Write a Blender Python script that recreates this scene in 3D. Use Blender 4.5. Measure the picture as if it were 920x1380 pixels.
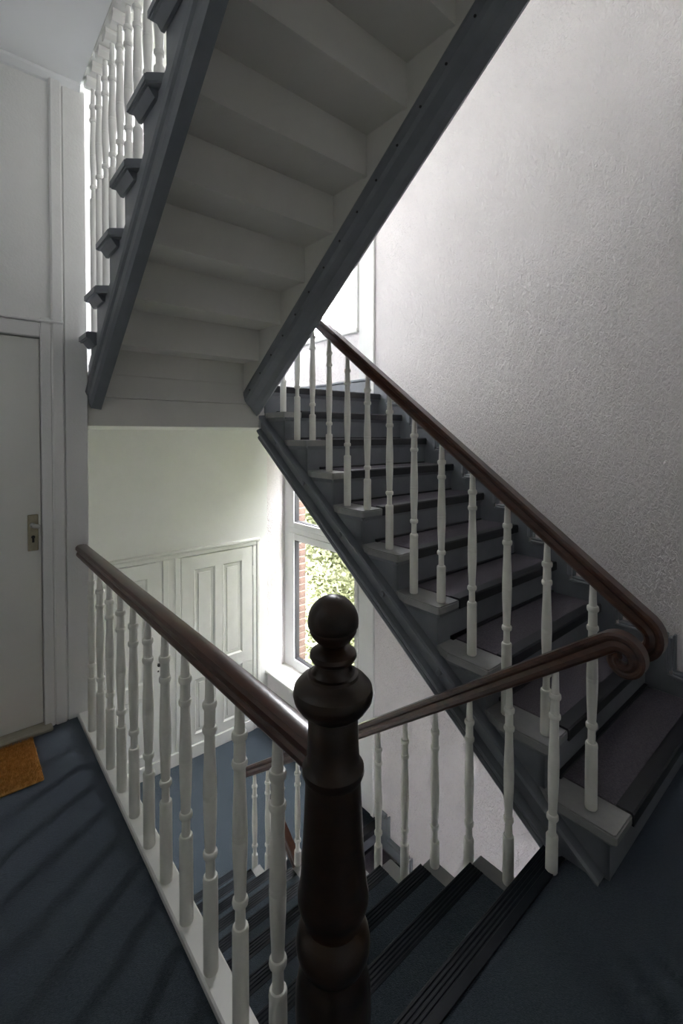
import bpy, bmesh, math, random
from mathutils import Vector, Matrix
random.seed(7)
for o in list(bpy.data.objects): bpy.data.objects.remove(o)
SC = bpy.context.scene
COL = SC.collection

# ------------------------------------------------------------------ camera
cam_d = bpy.data.cameras.new('camera')
cam = bpy.data.objects.new('camera', cam_d); COL.objects.link(cam)
cam.location = (0, 0, 1.5)
cam.rotation_euler = (math.radians(90 - 1.0526), 0, math.radians(-40.3688))
cam_d.sensor_width = 36.0
cam_d.lens = 624.18 / 1380 * 36.0
cam_d.shift_y = (597.6 - 690) / 1380
cam_d.clip_start = 0.02
SC.camera = cam

# ------------------------------------------------------------------ world and light
W = bpy.data.worlds.new('overcast_sky'); SC.world = W
W.use_nodes = True
bg = W.node_tree.nodes['Background']
bg.inputs[0].default_value = (0.995, 0.96, 1.02, 1)
bg.inputs[1].default_value = 13.0
SC.view_settings.view_transform = 'Standard'
SC.view_settings.look = 'None'
SC.view_settings.exposure = 1.88
SC.view_settings.gamma = 1.0
SC.view_settings.use_curve_mapping = False
SC.cycles.max_bounces = 14
SC.cycles.diffuse_bounces = 10
SC.cycles.glossy_bounces = 4
SC.cycles.transparent_max_bounces = 12
SC.cycles.sample_clamp_indirect = 6.0

def portal(name, x, y, z, sy, sz):
    l = bpy.data.lights.new(name, 'AREA'); l.shape = 'RECTANGLE'
    l.size = sz; l.size_y = sy
    l.cycles.is_portal = True
    o = bpy.data.objects.new(name, l); COL.objects.link(o)
    o.location = (x, y, z); o.rotation_euler = (0, math.radians(90), 0)   # local -Z looks to -X
    return o

# ------------------------------------------------------------------ materials
def mat(name, col, rough=0.5, var=0.0, vscale=6.0, bump=0.0, bscale=60.0, spec=0.5, stretch=None, col2=None, detail=4.0, metallic=0.0, coat=0.0, dirt=None):
    m = bpy.data.materials.new(name); m.use_nodes = True
    nt = m.node_tree; b = nt.nodes['Principled BSDF']
    b.inputs['Roughness'].default_value = rough
    b.inputs['Specular IOR Level'].default_value = spec
    b.inputs['Metallic'].default_value = metallic
    if coat: b.inputs['Coat Weight'].default_value = coat; b.inputs['Coat Roughness'].default_value = 0.15
    tc = nt.nodes.new('ShaderNodeTexCoord'); mp = nt.nodes.new('ShaderNodeMapping')
    nt.links.new(tc.outputs['Object'], mp.inputs[0])
    if stretch: mp.inputs['Scale'].default_value = stretch
    c = (*col, 1)
    if var or col2:
        n = nt.nodes.new('ShaderNodeTexNoise'); n.inputs['Scale'].default_value = vscale; n.inputs['Detail'].default_value = detail
        n.inputs['Roughness'].default_value = 0.65
        nt.links.new(mp.outputs[0], n.inputs['Vector'])
        r = nt.nodes.new('ShaderNodeValToRGB')
        c2 = (*col2, 1) if col2 else tuple(x * (1 + var) for x in col) + (1,)
        c1 = c if col2 else tuple(x * (1 - var) for x in col) + (1,)
        r.color_ramp.elements[0].position = 0.32; r.color_ramp.elements[1].position = 0.68
        r.color_ramp.elements[0].color = c1; r.color_ramp.elements[1].color = c2
        nt.links.new(n.outputs['Fac'], r.inputs[0]); nt.links.new(r.outputs[0], b.inputs['Base Color'])
    else:
        b.inputs['Base Color'].default_value = c
    if bump:
        n2 = nt.nodes.new('ShaderNodeTexNoise'); n2.inputs['Scale'].default_value = bscale; n2.inputs['Detail'].default_value = 3
        nt.links.new(mp.outputs[0], n2.inputs['Vector'])
        bp = nt.nodes.new('ShaderNodeBump'); bp.inputs['Strength'].default_value = bump; bp.inputs['Distance'].default_value = 0.01
        nt.links.new(n2.outputs['Fac'], bp.inputs['Height']); nt.links.new(bp.outputs[0], b.inputs['Normal'])
    return m

def wallpaper(name, col):
    """white woodchip wall covering with short raised strokes"""
    m = mat(name, col, rough=0.75, var=0.03, vscale=3.0)
    nt = m.node_tree; b = nt.nodes['Principled BSDF']
    tc = nt.nodes.new('ShaderNodeTexCoord'); mp = nt.nodes.new('ShaderNodeMapping')
    mp.inputs['Scale'].default_value = (1, 1.0, 0.55)
    nt.links.new(tc.outputs['Object'], mp.inputs[0])
    n1 = nt.nodes.new('ShaderNodeTexNoise'); n1.inputs['Scale'].default_value = 62; n1.inputs['Detail'].default_value = 3
    n1.inputs['Distortion'].default_value = 1.2
    n3 = nt.nodes.new('ShaderNodeTexNoise'); n3.inputs['Scale'].default_value = 22; n3.inputs['Detail'].default_value = 2
    nt.links.new(mp.outputs[0], n1.inputs['Vector']); nt.links.new(mp.outputs[0], n3.inputs['Vector'])
    ad = nt.nodes.new('ShaderNodeMath'); ad.operation = 'MULTIPLY_ADD'; ad.inputs[1].default_value = 0.6
    nt.links.new(n3.outputs['Fac'], ad.inputs[0]); nt.links.new(n1.outputs['Fac'], ad.inputs[2])
    bp = nt.nodes.new('ShaderNodeBump'); bp.inputs['Strength'].default_value = 0.85; bp.inputs['Distance'].default_value = 0.016
    nt.links.new(ad.outputs[0], bp.inputs['Height']); nt.links.new(bp.outputs[0], b.inputs['Normal'])
    return m

M = {}
M['wall_tex'] = wallpaper('woodchip_wall', (0.83, 0.785, 0.785))
M['wall'] = mat('painted_plaster', (0.80, 0.80, 0.785), rough=0.7, var=0.02, vscale=4, bump=0.12, bscale=120)
M['door_wall'] = mat('door_wall_paint', (0.80, 0.80, 0.785), rough=0.65, var=0.02, vscale=4, bump=0.15, bscale=90)
M['ceiling'] = mat('ceiling_paint', (0.88, 0.90, 0.91), rough=0.8, var=0.01, vscale=3)
M['white'] = mat('white_gloss_paint', (0.78, 0.78, 0.75), rough=0.35, var=0.03, vscale=8)
M['cream'] = mat('cream_baluster_paint', (0.80, 0.795, 0.73), rough=0.4, var=0.04, vscale=14)
M['door'] = mat('door_paint', (0.76, 0.76, 0.72), rough=0.45, var=0.02, vscale=3)
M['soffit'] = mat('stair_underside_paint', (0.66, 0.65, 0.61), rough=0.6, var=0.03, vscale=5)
M['grey'] = mat('grey_blue_stair_paint', (0.185, 0.20, 0.222), rough=0.36, var=0.08, vscale=9, bump=0.04, bscale=40)
M['grey_worn'] = mat('worn_grey_tread_paint', (0.22, 0.23, 0.235), rough=0.34, col2=(0.31, 0.305, 0.295), vscale=7)
M['carpet'] = mat('dark_blue_carpet', (0.018, 0.028, 0.033), rough=0.95, col2=(0.056, 0.073, 0.088), vscale=150, bump=0.5, bscale=420, spec=0.1)
M['runner'] = mat('plum_grey_carpet', (0.070, 0.064, 0.078), rough=0.95, col2=(0.145, 0.130, 0.152), vscale=150, bump=0.5, bscale=420, spec=0.1)
for k_, w_ in (('carpet', 0.55), ('runner', 0.15)):
    b_ = M[k_].node_tree.nodes['Principled BSDF']
    b_.inputs['Sheen Weight'].default_value = w_; b_.inputs['Sheen Roughness'].default_value = 0.45
    b_.inputs['Sheen Tint'].default_value = (0.72, 0.80, 1.0, 1) if k_ == 'carpet' else (0.85, 0.8, 0.9, 1)
M['rubber'] = mat('black_rubber', (0.012, 0.014, 0.019), rough=0.42, var=0.15, vscale=30)
M['nosing'] = mat('navy_rubber_nosing', (0.008, 0.012, 0.019), rough=0.5, spec=0.25, var=0.15, vscale=30)
M['wood'] = mat('mahogany', (0.036, 0.013, 0.008), rough=0.30, col2=(0.085, 0.033, 0.019), vscale=9, stretch=(6, 1, 6), spec=0.5, coat=0.35, detail=6)
M['newel'] = mat('dark_newel_wood', (0.008, 0.005, 0.003), rough=0.32, spec=0.4, col2=(0.032, 0.015, 0.007), vscale=12, stretch=(1, 1, 2.2), coat=0.05, detail=6)
M['brass'] = mat('aged_aluminium', (0.36, 0.33, 0.24), rough=0.45, metallic=0.6, var=0.12, vscale=30)
M['chrome'] = mat('worn_steel', (0.55, 0.55, 0.52), rough=0.3, metallic=0.9)
M['black'] = mat('black_iron', (0.01, 0.01, 0.012), rough=0.5)
M['coir'] = mat('coir', (0.42, 0.19, 0.045), rough=0.95, col2=(0.80, 0.45, 0.15), vscale=60, bump=0.6, bscale=200, spec=0.1)
M['threshold'] = mat('oak_threshold', (0.33, 0.31, 0.25), rough=0.5, var=0.12, vscale=10, stretch=(1, 8, 8))
M['upvc'] = mat('window_frame_white', (0.82, 0.83, 0.84), rough=0.3)
M['gasket'] = mat('window_gasket', (0.03, 0.03, 0.035), rough=0.6)
M['brick'] = mat('brown_brick', (0.10, 0.060, 0.048), rough=0.9, col2=(0.17, 0.105, 0.082), vscale=20, bump=0.5, bscale=90)
M['mortar'] = mat('mortar', (0.26, 0.24, 0.22), rough=0.95)
M['leaf'] = mat('pale_green_leaf', (0.15, 0.175, 0.078), rough=0.6, col2=(0.31, 0.32, 0.19), vscale=2.2, detail=8, spec=0.2)
M['bark'] = mat('bark', (0.09, 0.065, 0.045), rough=0.95, var=0.3, vscale=9)
M['ground'] = mat('rough_grass', (0.05, 0.085, 0.018), rough=0.95, col2=(0.09, 0.10, 0.03), vscale=3)
g = bpy.data.materials.new('window_glass'); g.use_nodes = True
nt = g.node_tree; nt.nodes.remove(nt.nodes['Principled BSDF'])
t_ = nt.nodes.new('ShaderNodeBsdfTransparent'); gl = nt.nodes.new('ShaderNodeBsdfGlossy'); gl.inputs['Roughness'].default_value = 0.0

mx = nt.nodes.new('ShaderNodeMixShader'); t_.inputs[0].default_value = (0.96, 0.98, 0.97, 1)
mx.inputs[0].default_value = 0.04; nt.links.new(t_.outputs[0], mx.inputs[1]); nt.links.new(gl.outputs[0], mx.inputs[2])
nt.links.new(mx.outputs[0], nt.nodes['Material Output'].inputs[0])
M['glass'] = g

# ------------------------------------------------------------------ mesh helpers
class MB:
    def __init__(s): s.v = []; s.f = []; s.sm = []
    def add(s, vs, fs, smooth=False):
        n = len(s.v); s.v += [tuple(v) for v in vs]
        for f in fs: s.f.append(tuple(i + n for i in f)); s.sm.append(smooth)
        return s
    def box(s, x0, x1, y0, y1, z0, z1, c=0.0):
        """axis box with an optional chamfer c on every edge"""
        x0, x1 = min(x0, x1), max(x0, x1); y0, y1 = min(y0, y1), max(y0, y1); z0, z1 = min(z0, z1), max(z0, z1)
        if c <= 0:
            vs = [(x, y, z) for x in (x0, x1) for y in (y0, y1) for z in (z0, z1)]
            return s.add(vs, [(0,1,3,2),(4,6,7,5),(0,4,5,1),(2,3,7,6),(0,2,6,4),(1,5,7,3)])
        bm = bmesh.new(); bmesh.ops.create_cube(bm, size=1)
        for v in bm.verts: v.co = Vector(((x0+x1)/2 + v.co.x*(x1-x0), (y0+y1)/2 + v.co.y*(y1-y0), (z0+z1)/2 + v.co.z*(z1-z0)))
        bmesh.ops.bevel(bm, geom=bm.edges[:], offset=c, segments=1, affect='EDGES')
        bm.verts.index_update()
        s.add([v.co[:] for v in bm.verts], [[v.index for v in f.verts] for f in bm.faces]); bm.free()
        return s
    def prism(s, poly, axis, a0, a1):
        """polygon of 2-tuples extruded along axis ('x': poly is (y,z); 'y': (x,z); 'z': (x,y))"""
        def P(p, a): return {'x': (a, p[0], p[1]), 'y': (p[0], a, p[1]), 'z': (p[0], p[1], a)}[axis]
        n = len(poly)
        vs = [P(p, a0) for p in poly] + [P(p, a1) for p in poly]
        fs = [tuple(range(n))[::-1], tuple(range(n, 2*n))] + [(i, (i+1) % n, n + (i+1) % n, n + i) for i in range(n)]
        return s.add(vs, fs)
    def lathe(s, prof, cx=0, cy=0, seg=16, axis='z'):
        """prof: list of (r, z); closed with a cap at both ends"""
        vs = []; fs = []
        for r, z in prof:
            for i in range(seg):
                a = 2*math.pi*i/seg
                vs.append((cx + r*math.cos(a), cy + r*math.sin(a), z))
        n = len(prof)
        for k in range(n-1):
            for i in range(seg):
                j = (i+1) % seg
                fs.append((k*seg+i, k*seg+j, (k+1)*seg+j, (k+1)*seg+i))
        fs.append(tuple(range(seg))[::-1]); fs.append(tuple(range((n-1)*seg, n*seg)))
        if axis == 'x': vs = [(v[2], v[1], v[0]) for v in vs]
        if axis == 'y': vs = [(v[0], v[2], v[1]) for v in vs]
        return s.add(vs, fs, True)
    def slope(s, prof, ys, nz):
        """profile of (x, drop) swept along y with z = nz(y) - drop; vertical ends"""
        n = len(prof); vs = []
        for y in ys: vs += [(p[0], y, nz(y) - p[1]) for p in prof]
        fs = [tuple(range(n)), tuple(range(n*(len(ys)-1), n*len(ys)))[::-1]]
        for k in range(len(ys)-1):
            for i in range(n):
                j = (i+1) % n
                fs.append((k*n+i, (k+1)*n+i, (k+1)*n+j, k*n+j))
        return s.add(vs, fs)
    def sweep(s, pts, prof, side=None, scale=None):
        """profile (side, up) swept along 3D points"""
        n = len(prof); vs = []; fs = []
        for k, p in enumerate(pts):
            a = Vector(pts[max(k-1, 0)]); b = Vector(pts[min(k+1, len(pts)-1)])
            T = (b - a).normalized()
            S = Vector(side) if side else T.cross(Vector((0, 0, 1))).normalized()
            U = S.cross(T).normalized()
            q = scale[k] if scale else 1
            vs += [tuple(Vector(p) + S*(c[0]*q) + U*(c[1]*q)) for c in prof]
        for k in range(len(pts)-1):
            for i in range(n):
                j = (i+1) % n
                fs.append((k*n+i, k*n+j, (k+1)*n+j, (k+1)*n+i))
        fs.append(tuple(range(n))[::-1]); fs.append(tuple(range(n*(len(pts)-1), n*len(pts))))
        return s.add(vs, fs, True)
    def mesh(s, name, m):
        me = bpy.data.meshes.new(name); me.from_pydata(s.v, [], s.f)
        me.polygons.foreach_set('use_smooth', s.sm)
        bm = bmesh.new(); bm.from_mesh(me); bmesh.ops.recalc_face_normals(bm, faces=bm.faces[:])
        if any(s.sm):
            for e in bm.edges:
                if len(e.link_faces) == 2 and e.calc_face_angle(0) > 0.48: e.smooth = False
        bm.to_mesh(me); bm.free()
        me.materials.append(M[m] if isinstance(m, str) else m)
        return me

def link(name, me, parent=None, loc=None):
    o = bpy.data.objects.new(name, me); COL.objects.link(o)
    if parent: o.parent = parent
    if loc: o.location = loc
    return o
def obj(name, mb, m, parent=None, loc=None): return link(name, mb.mesh(name, m), parent, loc)
def tag(o, label, cat, group=None, kind=None):
    o['label'] = label; o['category'] = cat
    if group: o['group'] = group
    if kind: o['kind'] = kind
    return o
def thing(name, label, cat, loc=(0, 0, 0), group=None, kind=None):
    o = bpy.data.objects.new(name, None); COL.objects.link(o); o.location = loc
    o.empty_display_size = 0.1
    return tag(o, label, cat, group, kind)
def B(*a, **k): return MB().box(*a, **k)

# ------------------------------------------------------------------ measures
R, G = 0.1834, 0.2481            # riser, going
ZH = 10*R                        # upper half landing
ST = 20*R                        # storey height
XR, YB, YD = 2.80, 4.62, 2.775   # right wall, back wall, door wall
XI = 0.572                       # outer corner of the door wall
ZC = 3.325                       # ceiling of the landing
XE = 3.13
ZT = 6.7
def un(y): return R + (y - 0.527)/G*R             # nosing line of the flight going up
def dn(y): return -(y - 0.7856)/G*R               # nosing line of the flight going down
def vn(y): return ZH + (3.11 - y)/0.246*R         # nosing line of the flight overhead

# ================================================================== setting
def struct(name, mb, m, label, cat, parent=None):
    o = obj(name, mb, m, parent); tag(o, label, cat, kind='structure'); return o

# landing floor
mb = B(-1.0, 0.508, -1.4, YD, -0.30, 0); mb.box(0.508, XR, -1.4, 0.79, -0.30, 0)
struct('floor', mb, 'carpet', 'dark blue carpeted landing floor at the top of the descending stairs', 'floor')
mb = B(XI, XR, 2.99, YB, -ZH-0.28, -ZH); mb.box(1.66, XR, 2.79, 2.99, -ZH-0.28, -ZH)
struct('floor', mb, 'carpet', 'blue carpeted half landing floor in front of the white cupboard doors', 'floor')
mb = B(XI, XR, 2.80, YB, ZH-0.285, ZH-0.03)
slab = struct('floor', mb, 'wall', 'half landing slab overhead between the two upper flights, white underneath', 'floor')
obj('landing_carpet', B(XI, XR, 2.80, YB, ZH-0.03, ZH), 'carpet', slab)
struct('floor', B(-1.0, XR, -1.4, YB, -ST-0.1, -ST), 'carpet', 'dark floor of the storey below at the foot of the stairs', 'floor')
# ceiling slab of the landing
mb = B(-1.0, 0.548, -1.4, YD, ZC, ST); mb.box(0.548, 1.63, -1.4, 0.62, ZC, ST); mb.box(1.63, XR, -1.4, 0.40, ZC, ST)
struct('ceiling', mb, 'ceiling', 'white ceiling over the landing beside the door wall', 'ceiling')
struct('ceiling', B(-1.0, XE, -1.4, YB, ZT, ZT+0.15), 'ceiling', 'white ceiling above the top flight of the stairwell', 'ceiling')

# right wall with two window openings
ZS1, ZS2, WHH = -1.238, ZH+0.596, 2.63
WY0, WY1 = 3.09, YB
mb = B(XR, XE, -1.4, WY0, -ST, ZT)
mb.box(XR, XE, WY0, YB+0.25, -ST, ZS1); mb.box(XR, XE, WY0, YB+0.25, ZS1+WHH, ZS2); mb.box(XR, XE, WY0, YB+0.25, ZS2+WHH, ZT)
mb.box(XR, XE, YB, YB+0.25, -ST, ZT)
wall_right = struct('wall_right', mb, 'wall_tex', 'white woodchip textured wall alongside the rising flight', 'wall')
obj('crack', MB().sweep([(XR-0.0005, 3.06, -0.33), (XR-0.0005, 3.0, -0.40), (XR-0.0005, 2.99, -0.50)], [(0.002, 0), (0, 0.002), (-0.002, 0), (0, -0.002)]), 'gasket', wall_right)
obj('crack', MB().sweep([(XR-0.0005, 2.955, -0.55), (XR-0.0005, 2.925, -0.66), (XR-0.0005, 2.90, -0.75), (XR-0.0005, 2.895, -1.5)], [(0.0016, 0), (0, 0.0016), (-0.0016, 0), (0, -0.0016)]), 'gasket', wall_right)
wall_back = struct('wall_back', B(XI-0.12, XR, YB, YB+0.25, -ST, ZT), 'wall', 'plain white end wall above the cupboard doors', 'wall')
# door wall: pieces around the door opening
DX0, DX1, DZ = -0.56, 0.363, 1.992
mb = B(DX1, XI, YD, YD+0.14, -0.3, ZT); mb.box(-1.0, DX0, YD, YD+0.14, -0.3, ZT); mb.box(DX0, DX1, YD, YD+0.14, DZ, ZT)
mb.box(XI-0.12, XI, YD+0.14, YB, -ST, ZT); mb.box(-1.0, XI-0.12, YD+0.06, YD+0.14, -0.3, ZT)
wall_left = struct('wall_left', mb, 'door_wall', 'grey white wall with the flat door, ending at the stairwell corner', 'wall')
struct('wall_below_landing', B(0.45, 0.578, 0.60, YD+0.14, -ST, -0.004), 'wall', 'white wall under the landing railing beside the descending stairs', 'wall')
mb = B(-1.15, -1.0, -1.4, YD+0.14, -ST, ZT)
struct('wall_corridor', mb, 'door_wall', 'plain pale wall of the landing opposite the railing', 'wall')
mb = B(-1.15, XE, -1.60, -1.4, -ST, ZT)
struct('wall_front', mb, 'wall', 'plain pale wall of the landing facing the stairs', 'wall')

# mouldings of the door wall
t = tag(link('trim_1', None), 'pale moulded door casing with tall pilaster strip up to the ceiling', 'door casing', kind='structure')
obj('casing', MB().box(DX1-0.002, 0.408, YD-0.016, YD, 0, DZ+0.10, c=0.004), 'door_wall', t)
obj('casing_head', MB().box(DX0, DX1-0.002, YD-0.016, YD, DZ, DZ+0.075, c=0.004), 'door_wall', t)
obj('casing_bead', MB().box(DX0, 0.462, YD-0.028, YD, DZ+0.075, DZ+0.090, c=0.004), 'door_wall', t)
obj('pilaster_strip', MB().box(0.408, 0.462, YD-0.024, YD, 0, ZC-0.02, c=0.007), 'door_wall', t)
obj('pilaster_strip', MB().box(0.4665, XI+0.001, YD-0.012, YD, 0, ZC-0.02, c=0.004), 'door_wall', t)
t = struct('trim_2', MB().prism([(YD, ZC), (YD-0.04, ZC), (YD-0.034, ZC-0.012), (YD-0.012, ZC-0.034), (YD, ZC-0.04)], 'x', -1.0, 0.548), 'ceiling', 'small white cove where ceiling meets the door wall', 'cove')

# ------------------------------------------------------------------ door with handle plate
d = tag(link('door_1', None), 'flat grey white flat-entrance door with long handle plate', 'door', kind='structure')
leaf = obj('door_leaf', B(DX0+0.004, DX1-0.004, YD+0.012, YD+0.052, 0.022, DZ-0.004, c=0.003), 'door', d)
obj('threshold', B(DX0, 0.392, YD-0.062, YD+0.05, 0.0, 0.020, c=0.005), 'threshold', d)
px0, px1, pz0, pz1 = 0.300, 0.346, 0.915, 1.098
plate = obj('handle_plate', B(px0, px1, YD+0.004, YD+0.0125, pz0, pz1, c=0.003), 'brass', d)
pc = (px0+px1)/2
obj('lever', MB().lathe([(0.013, YD+0.004), (0.013, YD-0.004), (0.0085, YD-0.008), (0.0085, YD-0.036)], pc-0.002, 1.045, 14, axis='y')
    .sweep([(pc-0.004, YD-0.036, 1.045), (pc+0.006, YD-0.042, 1.046), (pc+0.016, YD-0.044, 1.044), (pc+0.022, YD-0.043, 1.038)],
           [(0.007*math.cos(a*math.pi/4), 0.011*math.sin(a*math.pi/4)) for a in range(8)]), 'chrome', plate)
obj('keyhole', MB().lathe([(0.0085, YD+0.0052), (0.0085, YD+0.002)], pc, 0.985, 14, axis='y')
    .prism([(pc-0.005, 0.958), (pc+0.005, 0.958), (pc+0.005, 0.985), (pc-0.005, 0.985)], 'y', YD+0.002, YD+0.0052), 'black', plate)

# ------------------------------------------------------------------ windows
def window(idx, zs, label, lab_trim):
    w = tag(link('window_%d' % idx, None), label, 'window', kind='structure')
    x0, x1 = 3.045, 3.11
    y0, y1, z0, z1 = WY0, YB, zs + 0.02, zs + WHH
    fr = 0.05
    mb = B(x0, x1, y1-0.10, y1, z0, z1); mb.box(x0, x1, y0, y0+0.06, z0, z1)
    mb.box(x0, x1, y0+0.06, y1-0.10, z0, z0+0.045); mb.box(x0, x1, y0+0.06, y1-0.10, z1-0.06, z1)
    obj('window_frame', mb, 'upvc', w)
    zt = zs + 1.60
    obj('transom', B(x0-0.004, x1, y0+0.06, y1-0.10, zt, zt+0.06, c=0.004), 'upvc', w)
    ya, yb = y0+0.06, y1-0.10
    for (za, zb) in ((z0+0.045, zt), (zt+0.06, z1-0.06)):
        q = 0.105
        mb = B(x0-0.014, x1-0.01, yb-q, yb, za, zb, c=0.006); mb.box(x0-0.014, x1-0.01, ya, ya+q, za, zb, c=0.006)
        mb.box(x0-0.014, x1-0.01, ya+q, yb-q, za, za+0.075, c=0.006); mb.box(x0-0.014, x1-0.01, ya+q, yb-q, zb-0.075, zb, c=0.006)
        s = obj('sash', mb, 'upvc', w)
        mb = B(x0-0.002, x1-0.012, yb-q-0.012, yb-q, za+0.075, zb-0.075); mb.box(x0-0.002, x1-0.012, ya+q, ya+q+0.012, za+0.075, zb-0.075)
        mb.box(x0-0.002, x1-0.012, ya+q, yb-q, za+0.075, za+0.083); mb.box(x0-0.002, x1-0.012, ya+q, yb-q, zb-0.083, zb-0.075)
        obj('gasket', mb, 'gasket', s)
        obj('pane', B(3.074, 3.080, ya+q+0.004, yb-q-0.004, za+0.078, zb-0.078), 'glass', s)
    obj('window_sill', B(XR-0.035, x0, WY0-0.045 if idx == 1 else WY0, YB-0.001, zs-0.018, zs+0.02, c=0.006), 'white', w)
    portal('window_daylight_portal', 3.16, (y0+y1)/2, (z0+z1)/2, y1-y0, z1-z0)
    # casing on the wall face
    tr = tag(link('trim_%d' % (idx+2), None), lab_trim, 'window casing', kind='structure')
    zf = zs - 0.596
    za = zf if idx == 1 else zf
    zb = zs + WHH + 0.1
    obj('casing_band', B(XR-0.010, XR, 2.87, WY0-0.045, za, zb, c=0.003), 'wall', tr)
    obj('casing_edge', B(XR-0.026, XR, WY0-0.045, WY0, za if idx > 1 else zs+0.02, zb, c=0.006), 'white', tr)
    obj('casing_edge', B(XR-0.022, XR, 2.845, 2.885, za, zb, c=0.006), 'wall', tr)
    return w
window(1, ZS2, 'tall white framed window above the rising flight with bright sky', 'white casing strips beside the bright upper window')
w2 = window(2, ZS1, 'tall white framed window with green tree view by the cupboards', 'white casing strips beside the lower window with the tree view')
# bar outside the lower window
obj('guard_bar', MB().sweep([(3.36, 4.75, -1.075), (3.36, 3.0, -1.075)], [(0.014*math.cos(a*math.pi/4), 0.014*math.sin(a*math.pi/4)) for a in range(8)]), 'upvc', w2)

# half landing skirting
sk = tag(link('baseboard_right', None), 'grey skirting board along the upper half landing under the window', 'skirting', kind='structure')
obj('skirting_board', B(XR-0.018, XR, 2.80, YB, ZH, ZH+0.135, c=0.003), 'grey', sk)
obj('skirting_cap', B(XR-0.030, XR, 2.80, YB, ZH+0.135, ZH+0.158, c=0.006), 'grey', sk)
sk = tag(link('baseboard_back', None), 'grey skirting board of the upper half landing along the end wall', 'skirting', kind='structure')
obj('skirting_board', B(XI, XR, YB-0.018, YB, ZH, ZH+0.135, c=0.003), 'grey', sk)
# fascia under the overhead flight
fa = tag(link('trim_5', None), 'grey white boarded edge of the upper half landing under the overhead flight', 'fascia', kind='structure')
obj('fascia_board', B(XI+0.004, 1.625, 2.785, 2.80, ZH-0.285, 1.704, c=0.002), 'soffit', fa)
obj('fascia_board', B(XI+0.004, 1.625, 2.778, 2.80, 1.706, ZH+0.005, c=0.003), 'soffit', fa)

# ------------------------------------------------------------------ cupboard doors in the end wall
F0 = -ZH
def zf(z): return z
fr_ = tag(link('trim_6', None), 'white moulded frame around the two cupboard doors', 'door frame', kind='structure')
def frame_piece(x0, x1, z0, z1): 
    obj('frame_moulding', B(x0, x1, YB-0.032, YB, z0, z1, c=0.006), 'white', fr_)
frame_piece(0.60, 2.665, 0.262, 0.305)
obj('frame_cap', B(0.60, 2.690, YB-0.048, YB, 0.305, 0.338, c=0.008), 'white', fr_)
frame_piece(1.598, 1.655, F0+0.13, 0.262); frame_piece(1.718, 1.776, F0+0.13, 0.262)
obj('mullion', B(1.655, 1.718, YB-0.022, YB, F0+0.13, 0.262), 'white', fr_)
frame_piece(2.597, 2.640, F0, 0.262)
obj('frame_cap', B(2.640, 2.680, YB-0.046, YB, F0, 0.305, c=0.008), 'white', fr_)
obj('plinth', B(0.60, 2.597, YB-0.040, YB, F0, F0+0.13, c=0.005), 'white', fr_)
# door 3 panelled
def panel_door(name, label, x0, x1, z0, z1, panels):
    d = tag(link(name, None), label, 'cupboard door', kind='structure')
    yf = YB-0.026
    xs = sorted(set([x0, x1] + [v for p in panels for v in p[:2]])); zs = sorted(set([z0, z1] + [v for p in panels for v in p[2:]]))
    mb = MB()
    for i in range(len(xs)-1):
        for j in range(len(zs)-1):
            cx, cz = (xs[i]+xs[i+1])/2, (zs[j]+zs[j+1])/2
            if not any(p[0] < cx < p[1] and p[2] < cz < p[3] for p in panels):
                mb.box(xs[i], xs[i+1], yf, YB-0.004, zs[j], zs[j+1])
    obj('door_leaf', mb, 'white', d)
    for p in panels:
        a, b, c, e = p
        mb = B(a, b, yf+0.014, YB-0.004, c, e)
        m = 0.016
        mb.prism([(a, yf), (a+m, yf+0.014), (a, yf+0.014)], 'z', c, e) if False else None
        pn = obj('panel', mb, 'white', d)
        mb = MB()
        # mitred sloping moulding round the panel
        o = [(a, c), (b, c), (b, e), (a, e)]; n_ = [(a+m, c+m), (b-m, c+m), (b-m, e-m), (a+m, e-m)]
        vs = [(x, yf-0.004, z) for x, z in o] + [(x, yf+0.012, z) for x, z in n_] + [(x, yf+0.0145, z) for x, z in o]
        mb.add(vs, [(i, (i+1) % 4, 4+(i+1) % 4, 4+i) for i in range(4)] + [(4+i, 4+(i+1) % 4, 8+(i+1) % 4, 8+i) for i in range(4)])
        obj('panel_moulding', mb, 'white', pn)
        obj('raised_field', B(a+0.045, b-0.045, yf+0.006, yf+0.015, c+0.045, e-0.045, c=0.006), 'white', pn)
    return d
X0, X1 = 1.782, 2.590
pd = panel_door('door_3', 'white four panelled cupboard door beside the window', X0, X1, F0+0.135, 0.252,
    [(1.915, 2.145, -0.90, 0.115), (2.235, 2.462, -0.90, 0.115), (1.915, 2.145, -1.60, -1.03), (2.235, 2.462, -1.60, -1.03)])
for z in (-0.02, -1.35):
    obj('hinge', MB().lathe([(0.006, z-0.05), (0.006, z+0.05)], 2.592, YB-0.034, 10), 'white', pd)
d2 = panel_door('door_2', 'white cupboard door with small black knob behind the landing railing', 0.66, 1.592, F0+0.135, 0.252,
    [(0.79, 1.07, -0.90, 0.115), (1.17, 1.45, -0.90, 0.115), (0.79, 1.07, -1.60, -1.03), (1.17, 1.45, -1.60, -1.03)])
obj('knob', MB().lathe([(0.006, YB-0.026), (0.006, YB-0.045), (0.016, YB-0.05), (0.018, YB-0.06), (0.010, YB-0.07)], 1.545, -0.745, 14, axis='y'), 'black', d2)
obj('keyhole', MB().lathe([(0.009, YB-0.0275), (0.009, YB-0.024)], 1.547, -0.82, 12, axis='y'), 'black', d2)

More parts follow.
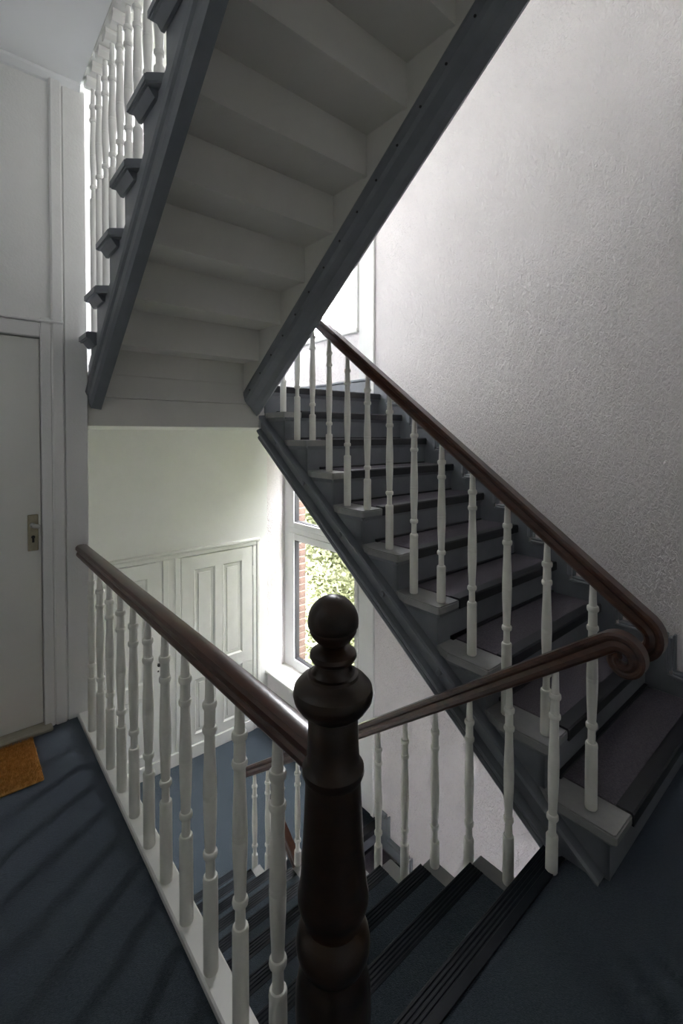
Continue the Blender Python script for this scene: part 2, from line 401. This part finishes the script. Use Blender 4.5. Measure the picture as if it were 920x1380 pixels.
# ================================================================== balusters
# (drop from the top, radius)
BP = [(-0.03, 0.0098), (0.0, 0.0102), (0.080, 0.0130), (0.086, 0.0136), (0.0865, 0.0172), (0.090, 0.0192), (0.096, 0.0200), (0.102, 0.0192), (0.1055, 0.0172), (0.106, 0.0148), (0.112, 0.0144),
      (0.150, 0.0150), (0.155, 0.0152), (0.1555, 0.0175), (0.159, 0.0193), (0.164, 0.0200), (0.170, 0.0192), (0.1735, 0.0172), (0.174, 0.0146), (0.182, 0.0142), (0.22, 0.0150), (0.29, 0.0178),
      (0.338, 0.0189), (0.3405, 0.0181), (0.343, 0.0189), (0.352, 0.0189), (0.3545, 0.0181), (0.357, 0.0189), (0.40, 0.0180), (0.46, 0.0155), (0.499, 0.0142),
      (0.5005, 0.0175), (0.504, 0.0194), (0.510, 0.0200), (0.516, 0.0192), (0.5195, 0.0172), (0.520, 0.0132), (0.530, 0.0126), (0.562, 0.0130), (0.570, 0.0136),
      (0.5705, 0.0180), (0.574, 0.0198), (0.580, 0.0206), (0.586, 0.0203), (0.592, 0.0199), (0.63, 0.0204)]
_bal = {}
def baluster_mesh(L, m='cream'):
    k = (round(L, 3), m)
    if k not in _bal:
        s = 1.0
        if L < 0.66: s = L/0.66
        prof = [(r, -d*s) for d, r in BP] + [(0.0205, -L+0.004), (0.0185, -L)]
        _bal[k] = MB().lathe(prof, seg=14).mesh('baluster', m)
    return _bal[k]
def baluster(parent, x, y, ztop, zbot, m='cream', tilt=0.0):
    o = link('baluster', baluster_mesh(ztop - zbot, m), parent, (x, y, ztop))
    if tilt: o.rotation_euler = (0, tilt, 0)
    return o
RAIL = [(-0.030, 0.010), (-0.029, 0.022), (-0.022, 0.030), (-0.010, 0.0335), (0.010, 0.0335), (0.022, 0.030), (0.029, 0.022), (0.030, 0.010),
        (0.024, 0.001), (0.0205, -0.004), (0.026, -0.012), (0.027, -0.021), (0.022, -0.030), (-0.022, -0.030), (-0.027, -0.021), (-0.026, -0.012), (-0.0205, -0.004), (-0.024, 0.001)]

# ------------------------------------------------------------------ landing balustrade with base board
gb = thing('landing_balustrade', 'level white balustrade with dark handrail running from door wall to turned post', 'balustrade', (0.54, 1.7, 0))
def rel(o, p): o.location = Vector(o.location) - Vector(p.location); return o
GX, GY0, GS = 0.5365, 2.5555, 0.171
rel(obj('base_board', B(0.509, 0.580, 0.60, YD-0.014, -0.25, 0.022, c=0.005), 'white', gb), gb)
for i in range(11):
    rel(baluster(gb, GX, GY0 - i*GS, 0.860, 0.020), gb)
rel(obj('handrail', MB().sweep([(GX, 0.68, 0.885), (GX, 1.7, 0.885), (GX, YD-0.012, 0.885)], RAIL, side=(1, 0, 0)), 'wood', gb), gb)

# ------------------------------------------------------------------ newel post
NX, NY = 0.5365, 0.655
nw = thing('newel_post', 'dark turned newel post with ball finial at the head of the stairs', 'newel post', (NX, NY, 0))
P = [(0.052, 0.0), (0.056, 0.02), (0.056, 0.16), (0.050, 0.19), (0.052, 0.23), (0.058, 0.29), (0.066, 0.36), (0.0705, 0.43), (0.0695, 0.475), (0.064, 0.505), (0.058, 0.520), (0.0565, 0.528),
     (0.062, 0.536), (0.0675, 0.548), (0.069, 0.562), (0.0665, 0.578), (0.060, 0.590), (0.0545, 0.596), (0.0525, 0.603), (0.056, 0.616), (0.062, 0.628), (0.0655, 0.640), (0.066, 0.652), (0.0635, 0.664),
     (0.0615, 0.678), (0.0570, 0.74), (0.0530, 0.82), (0.0510, 0.872)]
obj('shaft', MB().lathe(P, seg=40), 'newel', nw)
obj('ring_moulding', MB().lathe([(0.049, 0.868), (0.0545, 0.872), (0.0575, 0.880), (0.0570, 0.889), (0.0525, 0.896), (0.0490, 0.902), (0.0475, 0.93), (0.0455, 0.985), (0.044, 0.992)], seg=40), 'newel', nw)
obj('collar', MB().lathe([(0.045, 0.990), (0.052, 0.992), (0.062, 1.000), (0.0715, 1.014), (0.0738, 1.026), (0.0715, 1.038), (0.062, 1.049), (0.050, 1.054), (0.047, 1.056), (0.046, 1.062), (0.0405, 1.064),
        (0.036, 1.070), (0.0335, 1.078), (0.034, 1.083), (0.040, 1.087), (0.0435, 1.094), (0.0425, 1.101), (0.035, 1.107), (0.024, 1.110), (0.018, 1.114)], seg=40), 'newel', nw)
bc, br = 1.158, 0.0470
ball = []
for i in range(33):
    a = -math.pi/2 + math.pi*i/32
    rr = br*math.cos(a); zz = bc + br*math.sin(a)
    if abs(a + 0.30) < 0.05: rr -= 0.0016
    ball.append((max(rr, 0.0006), zz))
obj('ball_finial', MB().lathe(ball, seg=40), 'newel', nw)

# ================================================================== flight going up (right)
def U_front(k): return 0.552 if k == 1 else 0.527 + (k-1)*G
def make_up_flight():
    f = thing('stair_flight', 'rising grey stair flight with carpeted treads against the textured wall', 'staircase', (2.2, 0.55, 0))
    P_ = lambda o: rel(o, f)
    for k in range(1, 11):
        y0 = U_front(k); y1 = U_front(k+1) + 0.035 if k < 10 else 3.0
        z = k*R
        if k < 10:
            # tread with returned nosing on the well side
            poly = [(1.654, y0), (1.648, y0+0.006), (1.648, y0+0.205), (1.676, y0+0.272), (1.676, y1), (XR-0.02, y1), (XR-0.02, y0)]
            mb = MB().prism(poly, 'z', z-0.030, z-0.006)
            mb.prism([(a+(0.004 if a < 1.66 else 0), b+(0.005 if b < y0+0.01 else 0)) for a, b in poly], 'z', z-0.036, z-0.030)
            mb.prism([(a+(0.004 if a < 1.66 else 0), b+(0.005 if b < y0+0.01 else 0)) for a, b in poly], 'z', z-0.006, z)
            tr = P_(obj('tread', mb, 'grey_worn', f))
            # small cove under the nosing
            mb = MB().prism([(y0+0.008, z-0.036), (y0+0.03, z-0.036), (y0+0.03, z-0.058), (y0+0.024, z-0.058)], 'x', 1.672, XR-0.02)
            mb.prism([(1.655, z-0.036), (1.676, z-0.036), (1.676, z-0.058), (1.672, z-0.058)], 'y', y0+0.02, y0+0.22)
            c = obj('nosing_cove', mb, 'grey', tr); c.location = -f.location - tr.location + Vector((0, 0, 0))
            xa, xb = 1.795 - 0.006*(k % 2), XR-0.035
            c = obj('carpet_runner', B(xa, xb, y0+0.048, U_front(k+1)+0.022 if k < 10 else y1, z, z+0.006), 'runner', tr); c.location = -f.location - tr.location
            mb = MB().prism([(y0-0.006, z-0.038), (y0-0.006, z+0.002), (y0-0.001, z+0.009), (y0+0.050, z+0.009), (y0+0.050, z-0.001), (y0+0.001, z-0.001), (y0+0.001, z-0.038)], 'x', xa, xb)
            c = obj('nosing_strip', mb, 'rubber', tr); c.location = -f.location - tr.location
            c = obj('edge_strip', B(xa-0.02, xb, U_front(k+1)+0.012, U_front(k+1)+0.0305, z+0.001, z+0.016), 'rubber', tr); c.location = -f.location - tr.location
        else:
            mb = MB().prism([(1.61, y0), (1.61, y1), (XR-0.002, y1), (XR-0.002, y0)], 'z', z-0.036, z)
            tr = P_(obj('landing_nosing', mb, 'grey', f))
            c = obj('nosing_strip', MB().prism([(y0-0.006, z-0.038), (y0-0.006, z+0.002), (y0-0.001, z+0.009), (y0+0.060, z+0.009), (y0+0.060, z-0.001), (y0+0.001, z-0.001), (y0+0.001, z-0.038)], 'x', 1.625, XR-0.03), 'rubber', tr); c.location = -f.location - tr.location
            c = obj('nosing_cove', MB().prism([(y0+0.008, z-0.036), (y0+0.03, z-0.036), (y0+0.03, z-0.062), (y0+0.024, z-0.062)], 'x', 1.66, XR-0.02), 'grey', tr); c.location = -f.location - tr.location
        P_(obj('riser', B(1.676, XR-0.02, y0+0.03, y0+0.05, (k-1)*R, z-0.030), 'grey', f))
    # cut string (stepped face) and its diagonal moulding with bolts
    mb = MB()
    for k in range(1, 10):
        ya, yb = U_front(k)+0.031, U_front(k+1)+0.031
        mb.prism([(ya, k*R-0.034), (yb, k*R-0.034), (yb, un(yb)-0.33), (ya, max(un(ya)-0.33, 0.0))], 'x', 1.676, 1.70)
    P_(obj('string', mb, 'grey', f))
    prof = [(1.690, 0.226), (1.638, 0.230), (1.626, 0.236), (1.626, 0.244), (1.634, 0.250), (1.648, 0.253), (1.650, 0.318), (1.636, 0.322), (1.620, 0.328), (1.614, 0.336), (1.618, 0.346), (1.634, 0.352),
            (1.642, 0.356), (1.642, 0.364), (1.630, 0.370), (1.624, 0.382), (1.630, 0.394), (1.640, 0.404), (1.690, 0.408)]
    lo = 0.60
    mo = P_(obj('string_moulding', MB().slope(prof, [lo, 1.7, 2.80], un), 'grey', f))
    for y in (0.95, 1.27, 1.62, 1.95, 2.30, 2.62):
        z = un(y) - 0.286
        c = obj('bolt_cover', MB().lathe([(0.015, 1.652), (0.015, 1.642), (0.010, 1.638)], z, y, 14, axis='x'), 'grey', mo); c.location = -f.location - mo.location
    # stepped skirting on the wall
    for k in range(1, 11):
        ya = U_front(k) + 0.03 - 0.10; yb = U_front(k+1) + 0.03 - 0.10 if k < 10 else 2.80
        zt = k*R + 0.095
        s = P_(obj('skirting_panel', B(XR-0.020, XR, ya, yb+0.002, (k-1)*R - (0.02 if k > 1 else 0), zt), 'grey', f))
        mb = B(XR-0.046, XR, ya, yb-0.022, zt, zt+0.016, c=0.004); mb.box(XR-0.034, XR, ya, yb-0.022, zt+0.016, zt+0.030, c=0.004)
        mb.box(XR-0.030, XR, ya, yb-0.022, zt-0.012, zt, c=0.003)
        zl = (k-1)*R + 0.125 if k > 1 else 0.0
        mb.box(XR-0.040, XR, ya-0.022, ya-0.006, zl, zt+0.016, c=0.004); mb.box(XR-0.028, XR, ya-0.006, ya+0.008, zl, zt, c=0.004)
        mb.box(XR-0.030, XR, ya-0.034, ya-0.022, zl, zt+0.030, c=0.003)
        c = obj('skirting_moulding', mb, 'grey', s); c.location = -f.location - s.location
    return f

def arc_scroll(yc, zc, th0, th1, r0, r1, n, x):
    pts = []
    for i in range(n+1):
        q = i/n; th = math.radians(th0 + (th1-th0)*q); r = r0 + (r1-r0)*q
        pts.append((x, yc - r*math.cos(th), zc + r*math.sin(th)))
    return pts

UXB = 1.715
def make_up_balustrade():
    b = thing('stair_balustrade', 'sloping balustrade of the rising flight, dark handrail ending in a downturned curl', 'balustrade', (UXB, 0.6, 0.183))
    for n in range(14):
        y = 0.658 + 0.1635*n
        k = max(i for i in range(1, 11) if U_front(i) - 0.002 <= y)
        rel(baluster(b, UXB, y, un(y) + 0.78 - 0.072, k*R), b)
    zc = lambda y: un(y) + 0.78 - 0.036/math.cos(0.6365)
    r0 = 0.062; yc = 0.525
    yp = yc - r0*0.595
    zz = zc(yp) - r0*0.804
    sc = arc_scroll(yc, zz, 53.5, -165, r0, 0.042, 18, UXB)
    path = [(UXB, 2.80, zc(2.80)), (UXB, 2.0, zc(2.0)), (UXB, 1.2, zc(1.2)), (UXB, 0.8, zc(0.8))] + sc
    scale = [1, 1, 1, 1] + [1 - 0.25*i/18 for i in range(19)]
    rel(obj('handrail', MB().sweep(path, RAIL, side=(1, 0, 0), scale=scale), 'wood', b), b)
    return b
up = make_up_flight()
upb = make_up_balustrade()

def copy_tree(o, parent=None):
    c = o.copy(); COL.objects.link(c); c.parent = parent
    for ch in list(o.children): copy_tree(ch, c)
    return c
lf = copy_tree(up); lf.location.z -= ST; lf['label'] = 'lower stair flight going on down under the half landing with cupboards'
lb = copy_tree(upb); lb.location.z -= ST; lb['label'] = 'lowest balustrade glimpsed behind the landing railing, continuing below the half landing'

# ================================================================== flight going down
DXE = 1.612
dfl = thing('stair_flight', 'descending stair flight with dark carpet and ribbed nosings below the landing', 'staircase', (1.1, 0.79, -0.1834))
def P_(o): return rel(o, dfl)
def ribbed(y, z, x0, x1, w=0.058):
    """ribbed nosing: front edge at larger y, the tread lies towards -y"""
    p = [(y+0.004, z-0.034), (y+0.004, z+0.004), (y, z+0.009)]
    yy = y - 0.006
    for i in range(4):
        p += [(yy, z+0.009), (yy-0.002, z+0.0062), (yy-0.006, z+0.0062), (yy-0.008, z+0.009)]; yy -= 0.012
    p += [(y-w, z+0.008), (y-w, z-0.002), (y-0.004, z-0.002), (y-0.004, z-0.034)]
    # split in strips to stay convex-safe
    mb = MB(); n = len(p)
    vs = [(x0, a, b) for a, b in p] + [(x1, a, b) for a, b in p]
    fs = [(i, (i+1) % n, n+(i+1) % n, n+i) for i in range(n)]
    mb.add(vs, fs)
    # end caps
    mb.box(x0-0.001, x0, y-w, y+0.003, z-0.001, z+0.006); mb.box(x1, x1+0.001, y-w, y+0.003, z-0.001, z+0.006)
    return mb
for k in range(1, 11):
    yf = 0.7856 + k*G                     # front (far) nosing of tread k
    yb = 0.7856 + (k-1)*G
    z = -k*R
    if k < 10:
        tr = P_(obj('tread', B(0.582, DXE, yb-0.035, yf, z-0.034, z, c=0.006), 'grey_worn', dfl))
        c = obj('carpet', B(0.600, 1.540, yb-0.03, yf-0.05, z, z+0.006), 'carpet', tr); c.location = -dfl.location - tr.location
        c = obj('nosing_strip', ribbed(yf, z, 0.600, 1.540), 'nosing', tr); c.location = -dfl.location - tr.location
    P_(obj('riser', B(0.582, DXE-0.02, yb-0.05, yb-0.03, z, z+R-0.03), 'grey', dfl))
sn = P_(obj('landing_nosing', ribbed(0.788, 0.0, 0.584, 1.64, w=0.075), 'nosing', dfl))
mb = MB()
for k in range(1, 10):
    yb = 0.7856 + (k-1)*G - 0.04; yf = yb + G
    mb.prism([(yb, -k*R-0.034), (yf, -k*R-0.034), (yf, min(dn(yf)-0.30, -k*R-0.04)), (yb, dn(yb)-0.30)], 'x', DXE-0.042, DXE-0.02)
P_(obj('string', mb, 'grey', dfl))
P_(obj('string_moulding', MB().slope([(DXE-0.04, 0.12), (DXE-0.002, 0.13), (DXE, 0.20), (DXE-0.006, 0.25), (DXE-0.002, 0.33), (DXE-0.04, 0.34)], [0.80, 2.0, 3.25], dn), 'grey', dfl))

DXB = 1.585
db = thing('stair_balustrade', 'sloping balustrade of the descending flight, dark handrail ending in a rolled scroll', 'balustrade', (DXB, 0.73, 0))
DOFF = 0.725
for n in range(14):
    y = 0.726 + 0.172*n
    k = 0 if y < 0.7856 else int((y - 0.7856)/G) + 1
    rel(baluster(db, DXB, y, dn(y) + DOFF - 0.072, -min(k, 10)*R, tilt=(0.03 if n == 0 else 0.0)), db)
zc = lambda y: dn(y) + DOFF - 0.036/math.cos(0.6365)
r0 = 0.056; yc = 0.520
yp = yc + r0*0.595
zz = zc(yp) - r0*0.804
sc = arc_scroll(yc, zz, 126.5, -230, r0, 0.019, 34, DXB)
path = [(DXB, 2.93, zc(2.93)), (DXB, 2.0, zc(2.0)), (DXB, 1.2, zc(1.2)), (DXB, 0.75, zc(0.75))] + sc
scale = [1, 1, 1, 1] + [1 - 0.42*min(1, i/24) for i in range(35)]
hr = rel(obj('handrail', MB().sweep(path, RAIL, side=(1, 0, 0), scale=scale), 'wood', db), db)
ep = Vector((DXB, 2.93, zc(2.93)))
kn = []
for i in range(13):
    a = -math.pi/2 + math.pi*i/12; kn.append((max(0.036*math.cos(a), 0.001), 0.036*math.sin(a)))
c = obj('rail_end_knob', MB().lathe(kn, seg=16), 'wood', hr); c.location = ep - db.location - hr.location

# ================================================================== flight overhead
ov = thing('stair_flight', 'overhead stair flight seen from below with pale underside and grey strings', 'staircase', (1.1, 2.76, ZH))
def P_(o): return rel(o, ov)
def V_front(j): return 2.752 if j == 1 else 3.11 - 0.246*j
for j in range(1, 11):
    y0 = V_front(j); y1 = V_front(j+1) - 0.035 if j < 10 else 0.55
    z = ZH + j*R
    if j < 10:
        poly = [(0.530, y0), (0.530, max(y1, y0-0.21)), (0.586, max(y1, y0-0.25)), (0.586, y1), (1.600, y1), (1.600, y0)]
        mb = MB().prism(poly, 'z', z-0.030, z-0.006)
        mb.prism([(a+(0.006 if a < 0.54 else 0), b-(0.006 if b > y0-0.01 else 0)) for a, b in poly], 'z', z-0.036, z-0.030)
        mb.prism([(a+(0.006 if a < 0.54 else 0), b-(0.006 if b > y0-0.01 else 0)) for a, b in poly], 'z', z-0.006, z)
        tr = P_(obj('tread', mb, 'grey', ov))
        c = obj('nosing_cove', MB().prism([(0.545, z-0.036), (0.580, z-0.036), (0.580, z-0.066), (0.568, z-0.066)], 'y', y0-0.02, max(y1, y0-0.20)), 'grey', tr); c.location = -ov.location - tr.location
        c = obj('soffit_board', B(0.600, 1.530, y1+0.0, y0-0.03 if j > 1 else 2.768, z-0.044, z-0.036), 'soffit', tr); c.location = -ov.location - tr.location
        c = obj('carpet_runner', B(0.64, 1.52, y1+0.02, y0-0.05, z, z+0.006), 'runner', tr); c.location = -ov.location - tr.location
    zb = ZH if j == 1 else z-R-0.050
    P_(obj('riser', B(0.600, 1.580, y0-0.052, y0-0.03, zb, z-0.030) if j > 1 else B(0.600, 1.580, 2.768, 2.80, zb, z-0.030), 'soffit', ov))
# strings
ys = [0.66, 1.5, 2.2, 2.775]
P_(obj('string', MB().slope([(0.600, 0.215), (0.578, 0.215), (0.578, 0.330), (0.566, 0.345), (0.560, 0.362), (0.566, 0.378), (0.576, 0.386), (0.580, 0.420), (0.592, 0.440), (0.640, 0.446), (0.640, 0.36), (0.600, 0.34)], ys, vn), 'grey', ov))
mb = MB()
for j in range(1, 10):
    ya = V_front(j)-0.032; yb = V_front(j+1)-0.032
    mb.prism([(ya, ZH+j*R-0.034), (yb, ZH+j*R-0.034), (yb, vn(yb)-0.30), (ya, vn(ya)-0.30)], 'x', 0.5815, 0.598)
P_(obj('string', mb, 'grey', ov))
P_(obj('string_lining', MB().slope([(1.500, 0.06), (1.560, 0.06), (1.560, 0.30), (1.500, 0.30)], ys, vn), 'soffit', ov))
rs = P_(obj('string', MB().slope([(1.560, 0.06), (1.600, 0.06), (1.612, 0.20), (1.624, 0.30), (1.626, 0.44), (1.604, 0.458), (1.585, 0.440), (1.560, 0.405), (1.525, 0.375), (1.512, 0.355), (1.502, 0.318), (1.502, 0.300), (1.560, 0.300)], ys, vn), 'grey', ov))
for i in range(14):
    y = 2.70 - 0.13*i
    c = obj('screw', MB().lathe([(0.0055, -0.004), (0.0055, 0.004)], seg=8), 'black', rs); c.location = Vector((1.510, y, vn(y)-0.345)) - ov.location - rs.location; c.rotation_euler = (0, math.radians(60), 0)

# screen of balusters from the overhead treads up to the ceiling edge
sb = thing('baluster_screen', 'white baluster screen from the overhead treads up to the ceiling edge', 'balustrade', (0.592, 2.7, ZH+R))
for n in range(12):
    y = 2.70 - 0.123*n
    j = max(i for i in range(1, 10) if V_front(i) + 0.001 >= y)
    zb = ZH + j*R
    rel(baluster(sb, 0.598, y, 3.300, zb, m='white'), sb)
    rel(obj('cap_block', MB().prism([(y-0.035, 3.345), (y+0.035, 3.345), (y+0.035, 3.315), (y+0.015, 3.295), (y-0.015, 3.295), (y-0.035, 3.315)], 'x', 0.562, 0.626), 'white', sb), sb)
rel(obj('top_rail', B(0.549, 0.632, 0.66, 2.76, 3.335, 3.42, c=0.005), 'white', sb), sb)

# balustrade of the overhead flight on the well side
vb = thing('stair_balustrade', 'balustrade on the well side of the overhead flight', 'balustrade', (1.585, 2.6, ZH+R))
for n in range(12):
    y = 2.66 - 0.164*n
    j = max(i for i in range(1, 11) if V_front(i) + 0.001 >= y)
    rel(baluster(vb, 1.578, y, vn(y) + 0.78 - 0.072, ZH + j*R), vb)
zv = lambda y: vn(y) + 0.78 - 0.036/math.cos(0.6365)
rel(obj('handrail', MB().sweep([(1.578, 2.80, zv(2.80)), (1.578, 1.8, zv(1.8)), (1.578, 0.75, zv(0.75))], RAIL, side=(1, 0, 0)), 'wood', vb), vb)

# ================================================================== doormat
dm = thing('doormat', 'brown coir doormat on the dark carpet at the flat door', 'doormat', (0.0, 2.52, 0))
mx0, mx1, my0, my1 = -0.33, 0.302, 2.345, 2.695
rel(obj('mat_backing', B(mx0, mx1, my0, my1, 0.0, 0.012, c=0.004), 'coir', dm), dm)
vs = []; fs = []
rnd = random.Random(3)
for i in range(16000):
    x = rnd.uniform(mx0+0.002, mx1-0.002); y = rnd.uniform(my0+0.002, my1-0.002)
    a = rnd.uniform(0, math.pi); w = 0.0011; h = rnd.uniform(0.013, 0.019); dx, dy = rnd.gauss(0, 0.004), rnd.gauss(0, 0.004)
    n = len(vs)
    vs += [(x-w*math.cos(a), y-w*math.sin(a), 0.010), (x+w*math.cos(a), y+w*math.sin(a), 0.010), (x+dx, y+dy, 0.010+h)]
    fs.append((n, n+1, n+2))
me = bpy.data.meshes.new('coir_pile'); me.from_pydata(vs, [], fs); me.materials.append(M['coir'])
pl = rel(link('coir_pile', me, dm), dm); pl['kind'] = 'stuff'

# ================================================================== outside
struct('ground', B(3.6, 40, -25, 40, -4.3, -4.2), 'ground', 'rough green ground outside the windows', 'ground')
ow = tag(link('wall_outside', None), 'brown brick reveal outside the lower window', 'brick wall', kind='structure')
RB = 4.64
obj('mortar_bed', B(3.128, 3.36, RB+0.006, 5.6, ZS1-0.3, ZS1+WHH+0.2), 'mortar', ow)
bh, bj = 0.072, 0.014
zb = ZS1 - 0.30; i = 0
bm_full = MB().box(-0.115, 0.115, -0.05, 0.05, -bh/2, bh/2, c=0.004).mesh('brick', 'brick')
bm_half = MB().box(-0.052, 0.052, -0.05, 0.05, -bh/2, bh/2, c=0.004).mesh('brick', 'brick')
while zb < ZS1 + WHH + 0.15:
    if i % 2 == 0:
        link('brick', bm_full, ow, (3.248, RB+0.05+random.uniform(-.002, .002), zb+bh/2))
    else:
        link('brick', bm_half, ow, (3.185, RB+0.05+random.uniform(-.002, .002), zb+bh/2)); link('brick', bm_half, ow, (3.305, RB+0.05+random.uniform(-.002, .002), zb+bh/2))
    zb += bh + bj; i += 1

def tree(label, loc, crown, seed, nleaf, cat='tree'):
    rnd = random.Random(seed)
    t = thing('leafy_tree', label, cat, loc, group='trees outside the lower window')
    top = max(c[2] for c in crown)
    mb = MB().lathe([(0.16, 0), (0.12, top*0.4), (0.05, top)], seg=10)
    obj('trunk', mb, 'bark', t)
    mb = MB()
    for (cx, cy, cz, r) in crown:
        mb.sweep([(0, 0, top*0.35), (cx*0.5, cy*0.5, top*0.35+(cz-top*0.35)*0.55), (cx, cy, cz+r*0.4)], [(0.035*math.cos(a*math.pi/3), 0.035*math.sin(a*math.pi/3)) for a in range(6)], side=(0.6, 0.8, 0.0))
    obj('branches', mb, 'bark', t)
    vs = []; fs = []
    tot = sum(c[3]**2 for c in crown)
    for (cx, cy, cz, r) in crown:
        for i in range(int(nleaf*r*r/tot)):
            d = Vector((rnd.gauss(0, 1), rnd.gauss(0, 1), rnd.gauss(0, 1))).normalized()
            q = r*(rnd.random()**0.45)*(1 + 0.18*math.sin(7*d.x+seed)*math.cos(6*d.z))
            p = Vector((cx, cy, cz)) + d*q
            a = Vector((rnd.gauss(0, 1), rnd.gauss(0, 1), rnd.gauss(0, 0.6))).normalized()
            b = a.cross(d if abs(a.dot(d)) < 0.95 else Vector((0, 0, 1))).normalized()
            L = rnd.uniform(0.032, 0.062); w = L*0.5
            n = len(vs)
            vs += [tuple(p - a*L), tuple(p + b*w + d*0.006), tuple(p + a*L), tuple(p - b*w + d*0.006)]
            fs.append((n, n+1, n+2, n+3))
    me = bpy.data.meshes.new('foliage'); me.from_pydata(vs, [], fs); me.materials.append(M['leaf'])
    o = link('foliage', me, t); o['kind'] = 'stuff'
    return t
crown = lambda sd, n, rx, z0, z1, r: (lambda q: [(q.uniform(-rx, rx), q.uniform(-rx, rx), q.uniform(z0, z1), q.uniform(r*0.75, r*1.2)) for _ in range(n)])(random.Random(sd))
tree('bushy pale green tree filling the lower window', (5.2, 5.9, -4.2), crown(1, 30, 1.0, 0.9, 6.1, 0.8), 5, 110000)
tree('pale green tree standing behind the bushy one outside', (6.2, 9.2, -4.2), crown(2, 28, 1.1, 0.9, 6.0, 0.9), 9, 60000)
tree('unseen pale green tree added close to the stairwell wall to shade the lower window', (4.9, 2.9, -4.2), crown(3, 32, 0.9, 0.9, 6.7, 0.75), 12, 60000)  # added out of view, keeps direct sky off the lower half landing
tree('unseen pale green tree added farther along the stairwell wall to block sky light', (5.3, 0.0, -4.2), crown(4, 28, 0.9, 0.9, 6.7, 0.75), 15, 45000)  # also unseen, added to cut the sky light on the cupboard doors
cb = thing('overhead_cable', 'thin dark cable on poles crossing the sky outside the upper window', 'cable', (12.0, 10.0, -4.2))
obj('cable', MB().sweep([(0, -9 + 2.0*i, 10.08 + 0.03*i + 0.012*(i-4.5)**2) for i in range(10)], [(0.022*math.cos(a*math.pi/3), 0.022*math.sin(a*math.pi/3)) for a in range(6)]), 'gasket', cb)
for yy, hh in ((-9, 10.6), (9, 10.9)): obj('pole', MB().lathe([(0.12, 0), (0.08, hh)], 0, yy, 10), 'bark', cb)
